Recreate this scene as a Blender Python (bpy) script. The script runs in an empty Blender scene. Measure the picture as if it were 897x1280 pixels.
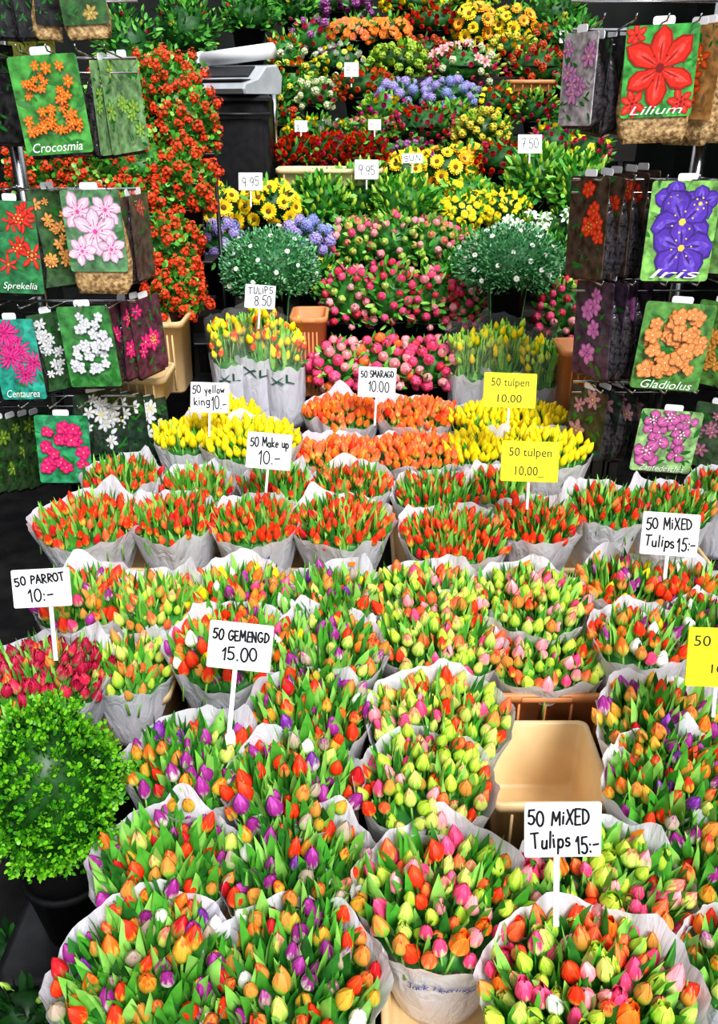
import bpy, math, random
from mathutils import Vector, Matrix, Quaternion
random.seed(7)
R_=random.random
def U(a,b): return a+(b-a)*random.random()
F=1050.0; H0=2.4
PIT=math.radians(26); S=math.sin(PIT); C=math.cos(PIT)
def P(px,py,d):
    u=(px-448.5)/F; v=(py-640)/F
    return Vector((u*d, d*(C-S*v), H0-d*(S+C*v)))
def PY(px,py,Y):
    v=(py-640)/F
    return P(px,py,Y/(C-S*v)), Y/(C-S*v)
DT=[(30,7.8),(100,7.2),(180,6.5),(250,5.9),(310,5.5),(380,5.1),(450,4.7),(510,4.3),(555,4.0),(590,3.7),(640,3.4),(735,2.9),(800,2.65),(880,2.4),(960,2.2),(1075,2.0),(1205,1.78),(1280,1.66)]
def D(y):
    if y<=DT[0][0]: return DT[0][1]
    for (a,b),(c,e) in zip(DT,DT[1:]):
        if y<=c: return b+(e-b)*(y-a)/(c-a)
    return DT[-1][1]
TIERS=[(0.75,2.13,.38),(2.13,2.95,.46),(2.95,3.75,.54),(3.75,4.4,.60),(4.4,4.8,.75),(4.8,5.25,.95),(5.25,5.85,1.2),(5.85,6.45,1.4),(6.45,7.25,1.7),(7.25,8.15,2.15),(8.15,9.9,2.6)]
def tier(Y):
    for a,b,z in TIERS:
        if Y<b: return z
    return TIERS[-1][2]

# ---------------------------------------------------------------- materials
MATS={}
def nt(name):
    m=bpy.data.materials.new(name); m.use_nodes=True
    return m,m.node_tree.nodes,m.node_tree.links,m.node_tree.nodes['Principled BSDF']
def cmat(c1,c2=None,scale=30,rough=.5,bump=0,name=None,metal=0,spec=.4,lo=.35,hi=.65):
    key=(tuple(c1),tuple(c2) if c2 else None,scale,rough,bump,metal,lo)
    if key in MATS: return MATS[key]
    m,N,L,b=nt(name or 'procedural')
    if c2 is None: c2=[x*.82 for x in c1]
    tc=N.new('ShaderNodeTexCoord'); no=N.new('ShaderNodeTexNoise'); no.inputs['Scale'].default_value=scale
    L.new(tc.outputs['Object'],no.inputs['Vector'])
    r=N.new('ShaderNodeValToRGB'); r.color_ramp.elements[0].position=lo; r.color_ramp.elements[1].position=hi
    r.color_ramp.elements[0].color=(*c1,1); r.color_ramp.elements[1].color=(*c2,1)
    L.new(no.outputs['Fac'],r.inputs['Fac']); L.new(r.outputs['Color'],b.inputs['Base Color'])
    b.inputs['Roughness'].default_value=rough; b.inputs['Metallic'].default_value=metal
    b.inputs['Specular IOR Level'].default_value=spec
    if bump:
        bp=N.new('ShaderNodeBump'); bp.inputs['Strength'].default_value=bump; bp.inputs['Distance'].default_value=.01
        L.new(no.outputs['Fac'],bp.inputs['Height']); L.new(bp.outputs['Normal'],b.inputs['Normal'])
    MATS[key]=m; return m
def petalmat(key,base,mid,tip,H,p1=.42,p2=.75):
    k=('petal',key,round(H,3))
    if k in MATS: return MATS[k]
    m,N,L,b=nt('petal_'+key)
    tc=N.new('ShaderNodeTexCoord'); sp=N.new('ShaderNodeSeparateXYZ'); L.new(tc.outputs['Object'],sp.inputs[0])
    no=N.new('ShaderNodeTexNoise'); no.inputs['Scale'].default_value=150; no.inputs['Detail'].default_value=3
    mp=N.new('ShaderNodeMapping'); mp.inputs['Scale'].default_value=(1,1,.15)
    L.new(tc.outputs['Object'],mp.inputs[0]); L.new(mp.outputs[0],no.inputs['Vector'])
    mr=N.new('ShaderNodeMapRange'); mr.inputs['From Max'].default_value=H; L.new(sp.outputs['Z'],mr.inputs['Value'])
    ad=N.new('ShaderNodeMath'); ad.operation='MULTIPLY_ADD'; ad.inputs[1].default_value=1.2; ad.inputs[2].default_value=-.6
    L.new(no.outputs['Fac'],ad.inputs[0])
    a2=N.new('ShaderNodeMath'); a2.operation='ADD'; L.new(ad.outputs[0],a2.inputs[0]); L.new(mr.outputs[0],a2.inputs[1])
    oi=N.new('ShaderNodeObjectInfo'); a3=N.new('ShaderNodeMath'); a3.operation='MULTIPLY_ADD'; a3.inputs[1].default_value=.48
    L.new(oi.outputs['Random'],a3.inputs[0]); L.new(a2.outputs[0],a3.inputs[2])
    s=N.new('ShaderNodeMath'); s.operation='SUBTRACT'; s.inputs[1].default_value=.26; L.new(a3.outputs[0],s.inputs[0])
    r=N.new('ShaderNodeValToRGB'); e=r.color_ramp.elements
    e[0].position=.1; e[0].color=(*base,1); e[1].position=1; e[1].color=(*tip,1)
    x=e.new(p1); x.color=(*mid,1); x=e.new(p2); x.color=(*mid,1)
    L.new(s.outputs[0],r.inputs['Fac']); L.new(r.outputs['Color'],b.inputs['Base Color'])
    b.inputs['Roughness'].default_value=.48; b.inputs['Specular IOR Level'].default_value=.3
    MATS[k]=m; return m
def wrapmat():
    m,N,L,b=nt('white_wrap_paper')
    b.inputs['Base Color'].default_value=(.88,.87,.94,1); b.inputs['Roughness'].default_value=.35
    tc=N.new('ShaderNodeTexCoord'); no=N.new('ShaderNodeTexNoise'); no.inputs['Scale'].default_value=14; no.inputs['Detail'].default_value=4; no.inputs['Distortion'].default_value=1.2
    mp=N.new('ShaderNodeMapping'); mp.inputs['Scale'].default_value=(1,1,.35); L.new(tc.outputs['Object'],mp.inputs[0]); L.new(mp.outputs[0],no.inputs['Vector'])
    bp=N.new('ShaderNodeBump'); bp.inputs['Strength'].default_value=.75; bp.inputs['Distance'].default_value=.025
    L.new(no.outputs['Fac'],bp.inputs['Height']); L.new(bp.outputs['Normal'],b.inputs['Normal'])
    t=N.new('ShaderNodeBsdfTranslucent'); t.inputs['Color'].default_value=(.92,.91,.98,1)
    mx=N.new('ShaderNodeMixShader'); mx.inputs[0].default_value=.32
    L.new(b.outputs[0],mx.inputs[1]); L.new(t.outputs[0],mx.inputs[2]); L.new(mx.outputs[0],N['Material Output'].inputs['Surface'])
    return m
WRAP=wrapmat()
def clearmat():
    m,N,L,b=nt('clear_film')
    b.inputs['Base Color'].default_value=(.95,.97,1,1); b.inputs['Roughness'].default_value=.08; b.inputs['Alpha'].default_value=.07
    return m
CLEAR=clearmat()
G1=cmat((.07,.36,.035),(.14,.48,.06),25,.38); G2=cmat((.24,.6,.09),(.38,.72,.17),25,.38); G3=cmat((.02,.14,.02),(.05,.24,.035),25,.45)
GREEN=[G1,G2,G3]
DGREEN=[cmat((.05,.27,.03),(.1,.38,.05),25,.5),cmat((.13,.44,.06),(.2,.54,.09),25,.5),cmat((.01,.07,.012),(.02,.13,.02),25,.5)]
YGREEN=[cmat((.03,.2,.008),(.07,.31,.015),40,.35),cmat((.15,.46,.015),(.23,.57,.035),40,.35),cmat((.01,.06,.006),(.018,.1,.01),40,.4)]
BGREEN=[cmat((.08,.33,.12),(.14,.43,.17),40,.5),cmat((.22,.52,.25),(.32,.6,.32),40,.5),cmat((.02,.13,.04),(.05,.2,.07),40,.5)]
NGREEN=[cmat((.01,.06,.01),(.02,.1,.015),25,.5),cmat((.02,.1,.015),(.03,.14,.02),25,.5),cmat((.005,.03,.006),(.01,.05,.01),25,.5)]
BLACK=cmat((.012,.012,.014),(.02,.02,.022),20,.4); INK=cmat((.008,.008,.01),(.01,.01,.012),20,.6)
WHITE=cmat((.9,.9,.9),(.86,.86,.87),12,.45); YEL=cmat((.98,.86,.01),(.95,.82,.01),12,.5)
CREAM=cmat((.84,.62,.34),(.77,.54,.28),9,.4,.1); TAN=cmat((.75,.32,.13),(.68,.28,.11),9,.45,.1)
CHROME=cmat((.6,.6,.62),(.5,.5,.52),10,.25,0,None,1)
DARKBAG=cmat((.010,.010,.012),(.06,.05,.055),45,.16,.8)
NETBAG=cmat((.65,.44,.2),(.22,.12,.05),60,.5,.8)
BLUE=cmat((.05,.1,.42),(.04,.08,.38),12,.5); ORG=cmat((.95,.3,.02),(.9,.26,.02),12,.5)
STEM=cmat((.2,.45,.08),(.28,.5,.1),30,.5)

# ---------------------------------------------------------------- builders
class MB:
    def __init__(s): s.v=[];s.f=[];s.m=[]
    def add(s,vs,fs,mi=0,M=None):
        o=len(s.v)
        if M is not None: vs=[M@Vector(v) for v in vs]
        s.v.extend([tuple(v) for v in vs]); s.f.extend([tuple(i+o for i in f) for f in fs])
        s.m.extend([mi]*len(fs) if isinstance(mi,int) else mi)
    def mesh(s,name,mats,smooth=True):
        me=bpy.data.meshes.new(name); me.from_pydata(s.v,[],s.f)
        for m in mats: me.materials.append(m)
        me.polygons.foreach_set('material_index',s.m)
        me.polygons.foreach_set('use_smooth',[smooth]*len(s.f)); me.update()
        return me
def lerpt(t,x):
    for (a,b),(c,d) in zip(t,t[1:]):
        if x<=c: return b+(d-b)*(x-a)/(c-a)
    return t[-1][1]
def loft(mb,rings,mi=0,cap0=True,cap1=True,M=None):
    n=len(rings[0]); vs=[p for r in rings for p in r]; fs=[]
    for i in range(len(rings)-1):
        for j in range(n):
            k=(j+1)%n; fs.append((i*n+j,i*n+k,(i+1)*n+k,(i+1)*n+j))
    if cap0: fs.append(tuple(range(n))[::-1])
    if cap1: fs.append(tuple((len(rings)-1)*n+j for j in range(n)))
    mb.add(vs,fs,mi,M)
def circ(r,z,n=16,cx=0,cy=0): return [(cx+r*math.cos(2*math.pi*i/n),cy+r*math.sin(2*math.pi*i/n),z) for i in range(n)]
def rr(w,l,r,z,n=4):
    o=[]
    for cx,cy,a0 in ((w/2-r,l/2-r,0),(-w/2+r,l/2-r,90),(-w/2+r,-l/2+r,180),(w/2-r,-l/2+r,270)):
        for i in range(n+1):
            a=math.radians(a0+90*i/n); o.append((cx+r*math.cos(a),cy+r*math.sin(a),z))
    return o
def box(mb,cx,cy,cz,w,l,h,mi=0,b=.005,M=None):
    b=min(b,w/3,l/3,h/3)
    T=Matrix.Translation((cx,cy,cz))
    if M is not None: T=M@T
    loft(mb,[rr(w-2*b,l-2*b,b,-h/2,2),rr(w,l,b,-h/2+b,2),rr(w,l,b,h/2-b,2),rr(w-2*b,l-2*b,b,h/2,2)],mi,M=T)
def cyl(mb,p0,p1,r,mi=0,n=8,r1=None):
    p0=Vector(p0);p1=Vector(p1); q=(p1-p0).to_track_quat('Z','Y'); M=Matrix.Translation(p0)@q.to_matrix().to_4x4()
    loft(mb,[circ(r,0,n),circ(r if r1 is None else r1,(p1-p0).length,n)],mi,M=M)
def ball(mb,c,rx,ry,rz,mi=0,nu=10,nv=6):
    rings=[]
    for i in range(nv+1):
        a=-math.pi/2+math.pi*(i+.02)/(nv+.04); rings.append([(c[0]+rx*math.cos(a)*math.cos(2*math.pi*j/nu),c[1]+ry*math.cos(a)*math.sin(2*math.pi*j/nu),c[2]+rz*math.sin(a)) for j in range(nu)])
    loft(mb,rings,mi)
PROF=[(0,.25),(.1,.62),(.3,1),(.5,.96),(.75,.68)]
def cup(mb,W,H,layers,mi=0,opn=.3,rows=6,cols=4,ruf=0,prof=None):
    prof=(prof or PROF)+[(1,opn)]
    wf=[(0,.5),(.3,1),(.6,1),(.85,.8),(1,.1)]
    for n,rs,hs,ph,half in layers:
        for k in range(n):
            a0=ph+2*math.pi*k/n; vs=[];fs=[]
            for i in range(rows+1):
                s=i/rows
                for j in range(cols+1):
                    t=-1+2*j/cols; a=a0+t*half*lerpt(wf,s); r=W*rs*lerpt(prof,s)*(1+.08*t*t*s-.05*(1-abs(t))*s)+ (U(-ruf,ruf)*s if ruf else 0)
                    vs.append((r*math.cos(a),r*math.sin(a),H*hs*s+(U(-ruf,ruf) if ruf else 0)))
            q=cols+1
            for i in range(rows):
                for j in range(cols): fs.append((i*q+j,i*q+j+1,(i+1)*q+j+1,(i+1)*q+j))
            mb.add(vs,fs,mi)
ROUND=[(0,.22),(.12,.66),(.35,1),(.65,.93),(.85,.7)]
def leaf(mb,p0,p1,bend,w,mi,seg=5):
    p0=Vector(p0);p1=Vector(p1); pm=(p0+p1)/2+Vector(bend); vs=[];fs=[]
    ax=(p1-p0); side=ax.cross(Vector((U(-1,1),U(-1,1),U(-.3,.3))))
    if side.length<1e-6: side=Vector((1,0,0))
    side.normalize(); nor=side.cross(ax).normalized()
    wt=[(0,.45),(.35,1),(.65,.85),(.88,.4),(1,.03)]
    for i in range(seg+1):
        t=i/seg; c=p0*(1-t)**2+pm*2*t*(1-t)+p1*t*t; ww=w*lerpt(wt,t)
        vs+= [c-side*ww+nor*ww*.35,c,c+side*ww+nor*ww*.35]
    for i in range(seg):
        a=i*3; fs+=[(a,a+1,a+4,a+3),(a+1,a+2,a+5,a+4)]
    mb.add(vs,fs,mi)
def sleaf(mb,p,d,l,w,mi):
    p=Vector(p);d=Vector(d).normalized(); s=d.cross(Vector((U(-1,1),U(-1,1),U(-1,1))))
    if s.length<1e-4: s=Vector((1,0,0))
    s.normalize(); n=s.cross(d)
    m=p+d*l*.5
    vs=[p,p+d*l*.28-s*w*.9+n*w*.2,p+d*l*.7-s*w*.8+n*w*.2,p+d*l,p+d*l*.7+s*w*.8+n*w*.2,p+d*l*.28+s*w*.9+n*w*.2,m]
    mb.add(vs,[(0,1,6),(1,2,6),(2,3,6),(3,4,6),(4,5,6),(5,0,6)],mi)
def rays(mb,n,r0,r1,w,z0,z1,mi=0,ph=0):
    for k in range(n):
        a=ph+2*math.pi*k/n+U(-.05,.05); R=r1*U(.92,1.05); c,s=math.cos(a),math.sin(a)
        def q(r,t,z): return (r*c-t*s,r*s+t*c,z)
        rm=(r0+R)/2; zm=(z0+z1)/2+ .004
        mb.add([q(r0,-w*.3,z0),q(r0,w*.3,z0),q(rm,-w*.5,zm),q(rm,w*.5,zm),q(R*.92,-w*.3,z1),q(R*.92,w*.3,z1),q(R,0,z1)],[(0,1,3,2),(2,3,5,4),(4,5,6)],mi)
def ob(name,me,par=None,loc=(0,0,0),q=None,sc=None):
    o=bpy.data.objects.new(name,me)
    bpy.context.scene.collection.objects.link(o)
    if par: o.parent=par
    o.location=loc
    if q is not None: o.rotation_mode='QUATERNION'; o.rotation_quaternion=q
    if sc is not None: o.scale=(sc,sc,sc) if isinstance(sc,(int,float)) else sc
    return o
def tag(o,label,cat,group=None,kind=None):
    o['label']=label;o['category']=cat
    if group:o['group']=group
    if kind:o['kind']=kind
    return o
def root(name,loc,label,cat,group=None,q=None):
    o=ob(name,None,None,loc,q); o.empty_display_size=.05; return tag(o,label,cat,group)
# ---------------------------------------------------------------- text
TC={}
def T(s,shear=0,wob=0):
    k=(s,shear,wob)
    if k in TC: return TC[k]
    cu=bpy.data.curves.new('t','FONT'); cu.body=s; cu.size=1; cu.shear=shear; cu.resolution_u=3
    o=bpy.data.objects.new('t',cu); me=bpy.data.meshes.new_from_object(o)
    vs=[list(v.co) for v in me.vertices]; fs=[tuple(p.vertices) for p in me.polygons]
    bpy.data.objects.remove(o); bpy.data.meshes.remove(me)
    for v in vs:
        v[1]+=wob*math.sin(v[0]*2.1+1)+wob*.4*math.sin(v[0]*6); v[0]+=wob*.5*math.sin(v[1]*5+v[0])
    xs=[v[0] for v in vs];ys=[v[1] for v in vs]
    x0,x1,y0,y1=min(xs),max(xs),min(ys),max(ys)
    vs=[((v[0]-x0)/(x1-x0)-.5,(v[1]-y0)/(y1-y0)-.5) for v in vs]
    TC[k]=(vs,fs); return TC[k]
def text_mb(s,cx,cy,w,h,z,shear=0,wob=0,rot=0):
    vs,fs=T(s,shear,wob); c,sn=math.cos(rot),math.sin(rot)
    mb=MB(); mb.add([(cx+(x*w)*c-(y*h)*sn,cy+(x*w)*sn+(y*h)*c,z) for x,y in vs],fs); return mb
def arc(cx,cy,rx,ry,a0,a1,n=12):
    return [(cx+rx*math.cos(math.radians(a0+(a1-a0)*i/n)),cy+ry*math.sin(math.radians(a0+(a1-a0)*i/n))) for i in range(n+1)]
GL={'0':(.6,[arc(.3,.5,.27,.5,100,455,16)]),'1':(.35,[[(.05,.72),(.26,1),(.26,0)]]),'5':(.6,[[(.56,1),(.14,.98),(.1,.56)]+arc(.27,.31,.27,.3,105,-140)]),
'7':(.55,[[(.03,.98),(.52,1),(.2,0)],[(.15,.5),(.45,.52)]]),'8':(.58,[arc(.28,.75,.21,.24,90,450),arc(.28,.26,.26,.26,90,450)]),'9':(.55,[arc(.27,.7,.23,.27,0,360),[(.5,.72),(.4,0)]]),
'.':(.2,[[(.07,.04),(.1,0)]]),':':(.22,[[(.07,.5),(.1,.46)],[(.07,.08),(.1,.04)]]),'-':(.5,[[(.02,.4),(.45,.43)]]),';':(.22,[[(.1,.5),(.12,.46)],[(.12,.1),(.05,-.08)]]),
'A':(.6,[[(.02,0),(.3,1),(.58,0)],[(.12,.35),(.5,.37)]]),'D':(.6,[[(.08,0),(.08,1)]+arc(.08,.5,.48,.5,90,-90)]),'E':(.5,[[(.48,.98),(.07,1),(.07,0),(.5,.02)],[(.07,.52),(.42,.53)]]),
'G':(.65,[arc(.33,.5,.3,.5,50,330)+[(.6,.42),(.35,.42)]]),'I':(.2,[[(.1,1),(.09,0)]]),'K':(.55,[[(.07,1),(.07,0)],[(.52,1),(.08,.45),(.54,0)]]),'L':(.48,[[(.07,1),(.07,0),(.46,.02)]]),
'M':(.75,[[(.05,0),(.1,1),(.37,.3),(.64,1),(.7,0)]]),'N':(.6,[[(.07,0),(.07,1),(.52,0),(.53,1)]]),'O':(.62,[arc(.31,.5,.28,.5,90,450)]),'P':(.52,[[(.07,0),(.07,1)]+arc(.12,.75,.36,.25,90,-90)+[(.07,.5)]]),
'R':(.55,[[(.07,0),(.07,1)]+arc(.12,.75,.36,.25,90,-90)+[(.07,.5),(.52,0)]]),'S':(.5,[arc(.26,.74,.21,.25,35,270)+arc(.26,.25,.23,.25,85,-145)]),'T':(.6,[[(.02,.98),(.58,1)],[(.3,1),(.28,0)]]),
'U':(.58,[[(.06,1),(.07,.35)]+arc(.29,.3,.22,.3,180,360)+[(.52,1)]]),'X':(.58,[[(.04,1),(.54,0)],[(.54,1),(.04,0)]]),
'a':(.48,[arc(.22,.28,.19,.28,40,400),[(.42,.56),(.42,0)]]),'e':(.45,[[(.05,.3),(.4,.32)]+arc(.22,.29,.18,.28,10,310)]),'g':(.48,[arc(.22,.3,.19,.27,40,400),[(.42,.56),(.4,-.2)]+arc(.22,-.2,.18,.15,0,-150)]),
'i':(.2,[[(.09,.55),(.09,0)],[(.09,.8),(.1,.76)]]),'k':(.45,[[(.07,1),(.07,0)],[(.4,.55),(.08,.25),(.42,0)]]),'l':(.2,[[(.09,1),(.09,0)]]),'n':(.46,[[(.06,.55),(.06,0)],arc(.22,.33,.17,.23,170,0)+[(.4,0)]]),
'o':(.46,[arc(.22,.28,.19,.28,90,450)]),'p':(.48,[[(.07,.55),(.06,-.35)],arc(.25,.28,.19,.27,150,-150)]),'u':(.46,[[(.06,.55),(.06,.25)]+arc(.22,.22,.17,.22,180,360)+[(.4,.55),(.41,0)]]),
's':(.38,[arc(.19,.42,.14,.14,40,260)+arc(.19,.14,.15,.14,80,-150)]),'w':(.6,[[(.03,.55),(.15,0),(.3,.4),(.44,0),(.57,.56)]]),'y':(.46,[[(.04,.55),(.22,.05)],[(.42,.56),(.12,-.35)]]),
'J':(.5,[[(.15,.95),(.55,1)],[(.38,1),(.34,.1)]+arc(.18,.1,.16,.2,0,-170)]),'c':(.42,[arc(.23,.28,.18,.28,50,310)]),'H':(.62,[[(.08,1),(.06,0)],[(.55,1),(.52,0)],[(.06,.5),(.54,.54)]]),'r':(.36,[[(.07,.55),(.07,0)],arc(.22,.33,.15,.22,170,40)]),' ':(.35,[])}
def hand(mb,s,cx,cy,W,Hh,z,lw,rot=0,fn=None,sh=0):
    x=0; st=[]
    for ch in s:
        w,ss=GL[ch]; ky=U(.9,1.1); dy=U(-.07,.07); ra=U(-.09,.09)+sh
        for q in ss: st.append([(x+px+ra*py,py*ky+dy) for px,py in q])
        x+=w+(.12 if not fn else .04)
    tot=x-.12; kx=W/tot; c,sn=math.cos(rot),math.sin(rot)
    pt=(lambda a,b:(a,b,z)) if fn is None else fn
    for q in st:
        pts=[]
        for px,py in q:
            a=(px*kx-W/2); b=(py-.5)*Hh; pts.append((cx+a*c-b*sn,cy+a*sn+b*c))
        for (x0,y0),(x1,y1) in zip(pts,pts[1:]):
            dx,dy=x1-x0,y1-y0; l=math.hypot(dx,dy) or 1e-6; nx,ny=-dy/l*lw/2,dx/l*lw/2
            mb.add([pt(x0+nx,y0+ny),pt(x0-nx,y0-ny),pt(x1-nx,y1-ny),pt(x1+nx,y1+ny)],[(0,1,2,3)])
        for x0,y0 in pts: mb.add([pt(x0+lw/2*math.cos(i*math.pi/3),y0+lw/2*math.sin(i*math.pi/3)) for i in range(6)],[tuple(range(6))])
# ---------------------------------------------------------------- bloom library
COL={'red':((.75,.5,.06),(.86,.045,.012),(.9,.1,.02)),'deepred':((.35,.3,.06),(.55,.012,.02),(.7,.03,.03)),
'orange':((.6,.6,.1),(.95,.18,.02),(1,.32,.03)),'salmon':((.75,.55,.15),(.95,.15,.05),(1,.28,.08)),
'purple':((.75,.72,.6),(.34,.03,.25),(.5,.08,.4)),'violet':((.6,.55,.5),(.2,.03,.3),(.34,.08,.48)),
'yellow':((.6,.68,.03),(.98,.74,.01),(1,.84,.03)),'white':((.4,.62,.2),(.92,.92,.82),(.95,.95,.92)),
'pink':((.7,.7,.35),(.88,.08,.22),(.9,.16,.32)),'lightpink':((.6,.72,.25),(.93,.33,.38),(.95,.5,.5)),
'greenpink':((.25,.52,.06),(.6,.7,.15),(.9,.22,.2)),'limegreen':((.2,.5,.04),(.5,.7,.07),(.78,.78,.13)),
'greenorange':((.25,.52,.06),(.75,.42,.05),(.92,.14,.02)),'flame':((.85,.75,.05),(.92,.08,.02),(1,.7,.05)),
'redgreen':((.2,.5,.05),(.7,.3,.06),(.88,.05,.03)),'purplegreen':((.3,.5,.15),(.5,.4,.3),(.4,.05,.3)),
'parrot':((.3,.35,.1),(.7,.03,.09),(.85,.1,.16)),'crimson':((.22,.28,.1),(.42,.01,.05),(.62,.04,.11)),'budgreen':((.15,.4,.05),(.35,.58,.08),(.6,.7,.2)),'magenta':((.6,.2,.3),(.8,.02,.35),(.9,.1,.5))}
BL={}
def bloom(kind,col):
    k=(kind,col)
    if k in BL: return BL[k]
    mb=MB(); c=COL[col] if col in COL else None
    if kind in('tulip','slim','open'):
        W,H,op={'tulip':(.0194,.063,.07),'slim':(.0158,.061,.05),'open':(.0238,.057,.5)}[kind]
        cup(mb,W,H,[(3,1,.95,0,1.03),(3,.92,1,math.pi/3,1.03)]+([(3,.6,.9,.5,1.0),(3,.3,.85,1.2,1.0)] if kind=='open' else []),0,op)
        ball(mb,(0,0,H*.42),W*.7,W*.7,H*.42,0,6,5)
        cyl(mb,(0,0,-.09),(0,0,.003),.0035,1,5)
        r=(mb,[petalmat(col+kind,*c,H),STEM])
    elif kind=='ruffle':
        cup(mb,.020,.06,[(4,1,.9,0,.9),(4,.75,1,.5,.9),(3,.5,.95,.2,.9)],0,.35,5,4,.0032)
        cyl(mb,(0,0,-.09),(0,0,.003),.0035,1,5); r=(mb,[petalmat(col+kind,*c,.06),STEM])
    elif kind=='peony':
        ball(mb,(0,0,.03),.026,.026,.026,0,8,5)
        cup(mb,.036,.058,[(5,1,.85,0,.75),(5,.88,1,.6,.75),(4,.65,1.02,.2,.8)],0,.42,4,4,.001,ROUND)
        cyl(mb,(0,0,-.07),(0,0,.003),.004,1,5); r=(mb,[petalmat(col+kind,*c,.058,.25,.6),STEM])
    elif kind=='rose':
        cup(mb,.03,.045,[(5,1,.8,0,.8),(4,.8,.95,.5,.9),(3,.58,1,.2,1.1),(3,.35,1,1,1.1)],0,.75,4,4,.001,ROUND)
        cyl(mb,(0,0,-.07),(0,0,.003),.003,1,5); r=(mb,[petalmat(col+kind,*c,.045,.15,.7),STEM])
    elif kind=='mum':
        rays(mb,18,.004,.036,.011,.004,.006,0); rays(mb,14,.004,.028,.01,.009,.016,0,.1); rays(mb,9,.002,.018,.008,.012,.022,0,.2)
        ball(mb,(0,0,.009),.009,.009,.007,1,7,4); cyl(mb,(0,0,-.07),(0,0,.005),.003,2,5)
        r=(mb,[cmat(c[1],c[2],60,.45),cmat([x*.7 for x in c[1]],None,60,.5),STEM])
    elif kind=='gerbera':
        rays(mb,20,.008,.045,.013,.004,.008,0); rays(mb,16,.006,.034,.011,.008,.013,0,.1)
        ball(mb,(0,0,.009),.011,.011,.006,1,8,4); cyl(mb,(0,0,-.07),(0,0,.005),.003,2,5)
        r=(mb,[cmat(c[1],c[2],60,.45),cmat((.5,.12,.02),(.6,.35,.05),120,.6),STEM])
    elif kind=='sunflower':
        rays(mb,19,.02,.072,.023,.004,.012,0); rays(mb,17,.016,.06,.021,.009,.024,0,.13)
        ball(mb,(0,0,.008),.024,.024,.012,1,12,5); cyl(mb,(0,0,-.09),(0,0,.005),.005,2,6)
        sc={'yellow':((1,.62,.01),(1,.74,.02)),'orange':((.98,.3,.01),(1,.5,.02))}[col]
        r=(mb,[cmat(*sc,60,.5),cmat((.14,.05,.01),(.3,.14,.02),160,.8,.5),STEM])
    elif kind=='daisy':
        rays(mb,14,.004,.019,.007,.003,.004,0); ball(mb,(0,0,.004),.006,.006,.004,1,7,4); cyl(mb,(0,0,-.03),(0,0,.002),.001,2,4)
        r=(mb,[WHITE,cmat((.9,.65,.02),None,80,.5),STEM])
    elif kind in('hydrangea','cluster','spray'):
        Rr={'hydrangea':.06,'cluster':.034,'spray':.036}[kind]; n={'hydrangea':85,'cluster':26,'spray':24}[kind]; fl={'hydrangea':.013,'cluster':.015,'spray':.019}[kind]; sp={'hydrangea':(.85,1.1),'cluster':(.85,1.1),'spray':(.5,2.0)}[kind]
        if kind!='spray': ball(mb,(0,0,Rr*.8),Rr*.8,Rr*.8,Rr*.7,1,8,5)
        for i in range(n):
            z=1-1.5*(i+.5)/n; rad=math.sqrt(1-z*z); a=i*2.4+U(-.2,.2)
            d=Vector((rad*math.cos(a),rad*math.sin(a),z)); q=d.to_track_quat('Z','Y')@Quaternion((0,0,1),U(0,3))
            kk=U(*sp); M=Matrix.Translation(Vector((0,0,Rr*.8))+d*Rr*kk)@q.to_matrix().to_4x4(); npet=4 if kind=='hydrangea' else 5
            if kind=='spray': cyl(mb,(0,0,0),Vector((0,0,Rr*.8))+d*Rr*kk,.0012,2,3)
            for k2 in range(npet):
                aa=k2*2*math.pi/npet; c1,s1=math.cos(aa),math.sin(aa)
                mb.add([(0,0,0),(fl*.7*c1-fl*.45*s1,fl*.7*s1+fl*.45*c1,.003),(fl*c1,fl*s1,.004),(fl*.7*c1+fl*.45*s1,fl*.7*s1-fl*.45*c1,.003)],[(0,3,2,1)],0 if R_()<.7 else 1,M)
        cyl(mb,(0,0,-.06),(0,0,.01),.004,2,5)
        cc={'blue':((.45,.5,.9),(.3,.33,.75)),'lilac':((.6,.5,.9),(.45,.36,.8)),'scarlet':((1,.09,.02),(.9,.04,.012)),'mauve':((.5,.15,.45),(.35,.08,.3)),'lime':((.5,.7,.08),(.3,.5,.05)),'cream':((.85,.85,.6),(.6,.7,.3)),'goldy':((.9,.75,.1),(.7,.6,.05)),'rust':((.7,.12,.03),(.45,.06,.02)),'pinky':((.9,.25,.35),(.7,.1,.2))}[col]
        r=(mb,[cmat(cc[0],None,60,.5),cmat(cc[1],None,60,.5),STEM])
    elif kind=='bud':
        cup(mb,.016,.08,[(3,1,1,0,1.05),(3,.93,.98,1.04,1.05)],0,.12,6,3)
        cyl(mb,(0,0,-.06),(0,0,.003),.003,1,5); r=(mb,[petalmat(col+kind,*c,.08),STEM])
    elif kind=='lily':
        for k in range(6):
            a=k*math.pi/3; c1,s1=math.cos(a),math.sin(a); vs=[];fs=[]
            for rr_,zz,ww in((.006,.0,.005),(.018,.03,.013),(.04,.045,.015),(.058,.04,.009),(.064,.03,.001)):
                for t in(-1,0,1): vs.append((rr_*c1-t*ww*s1,rr_*s1+t*ww*c1,zz+(.004 if t else 0)))
            for i in range(4):
                for j in range(2): fs.append((i*3+j,i*3+j+1,i*3+j+4,i*3+j+3))
            mb.add(vs,fs,0)
            cyl(mb,(0,0,.01),(.018*c1,.018*s1,.055),.0012,1,4)
        cyl(mb,(0,0,-.05),(0,0,.003),.003,1,5); r=(mb,[cmat(c[1],c[2],50,.4),STEM])
    BL[k]=r; return r
ME={}
def bloom_mesh(kind,col):
    k=(kind,col)
    if k not in ME:
        mb,mats=bloom(kind,col); ME[k]=mb.mesh(kind+'_bloom',mats)
    return ME[k]
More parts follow.
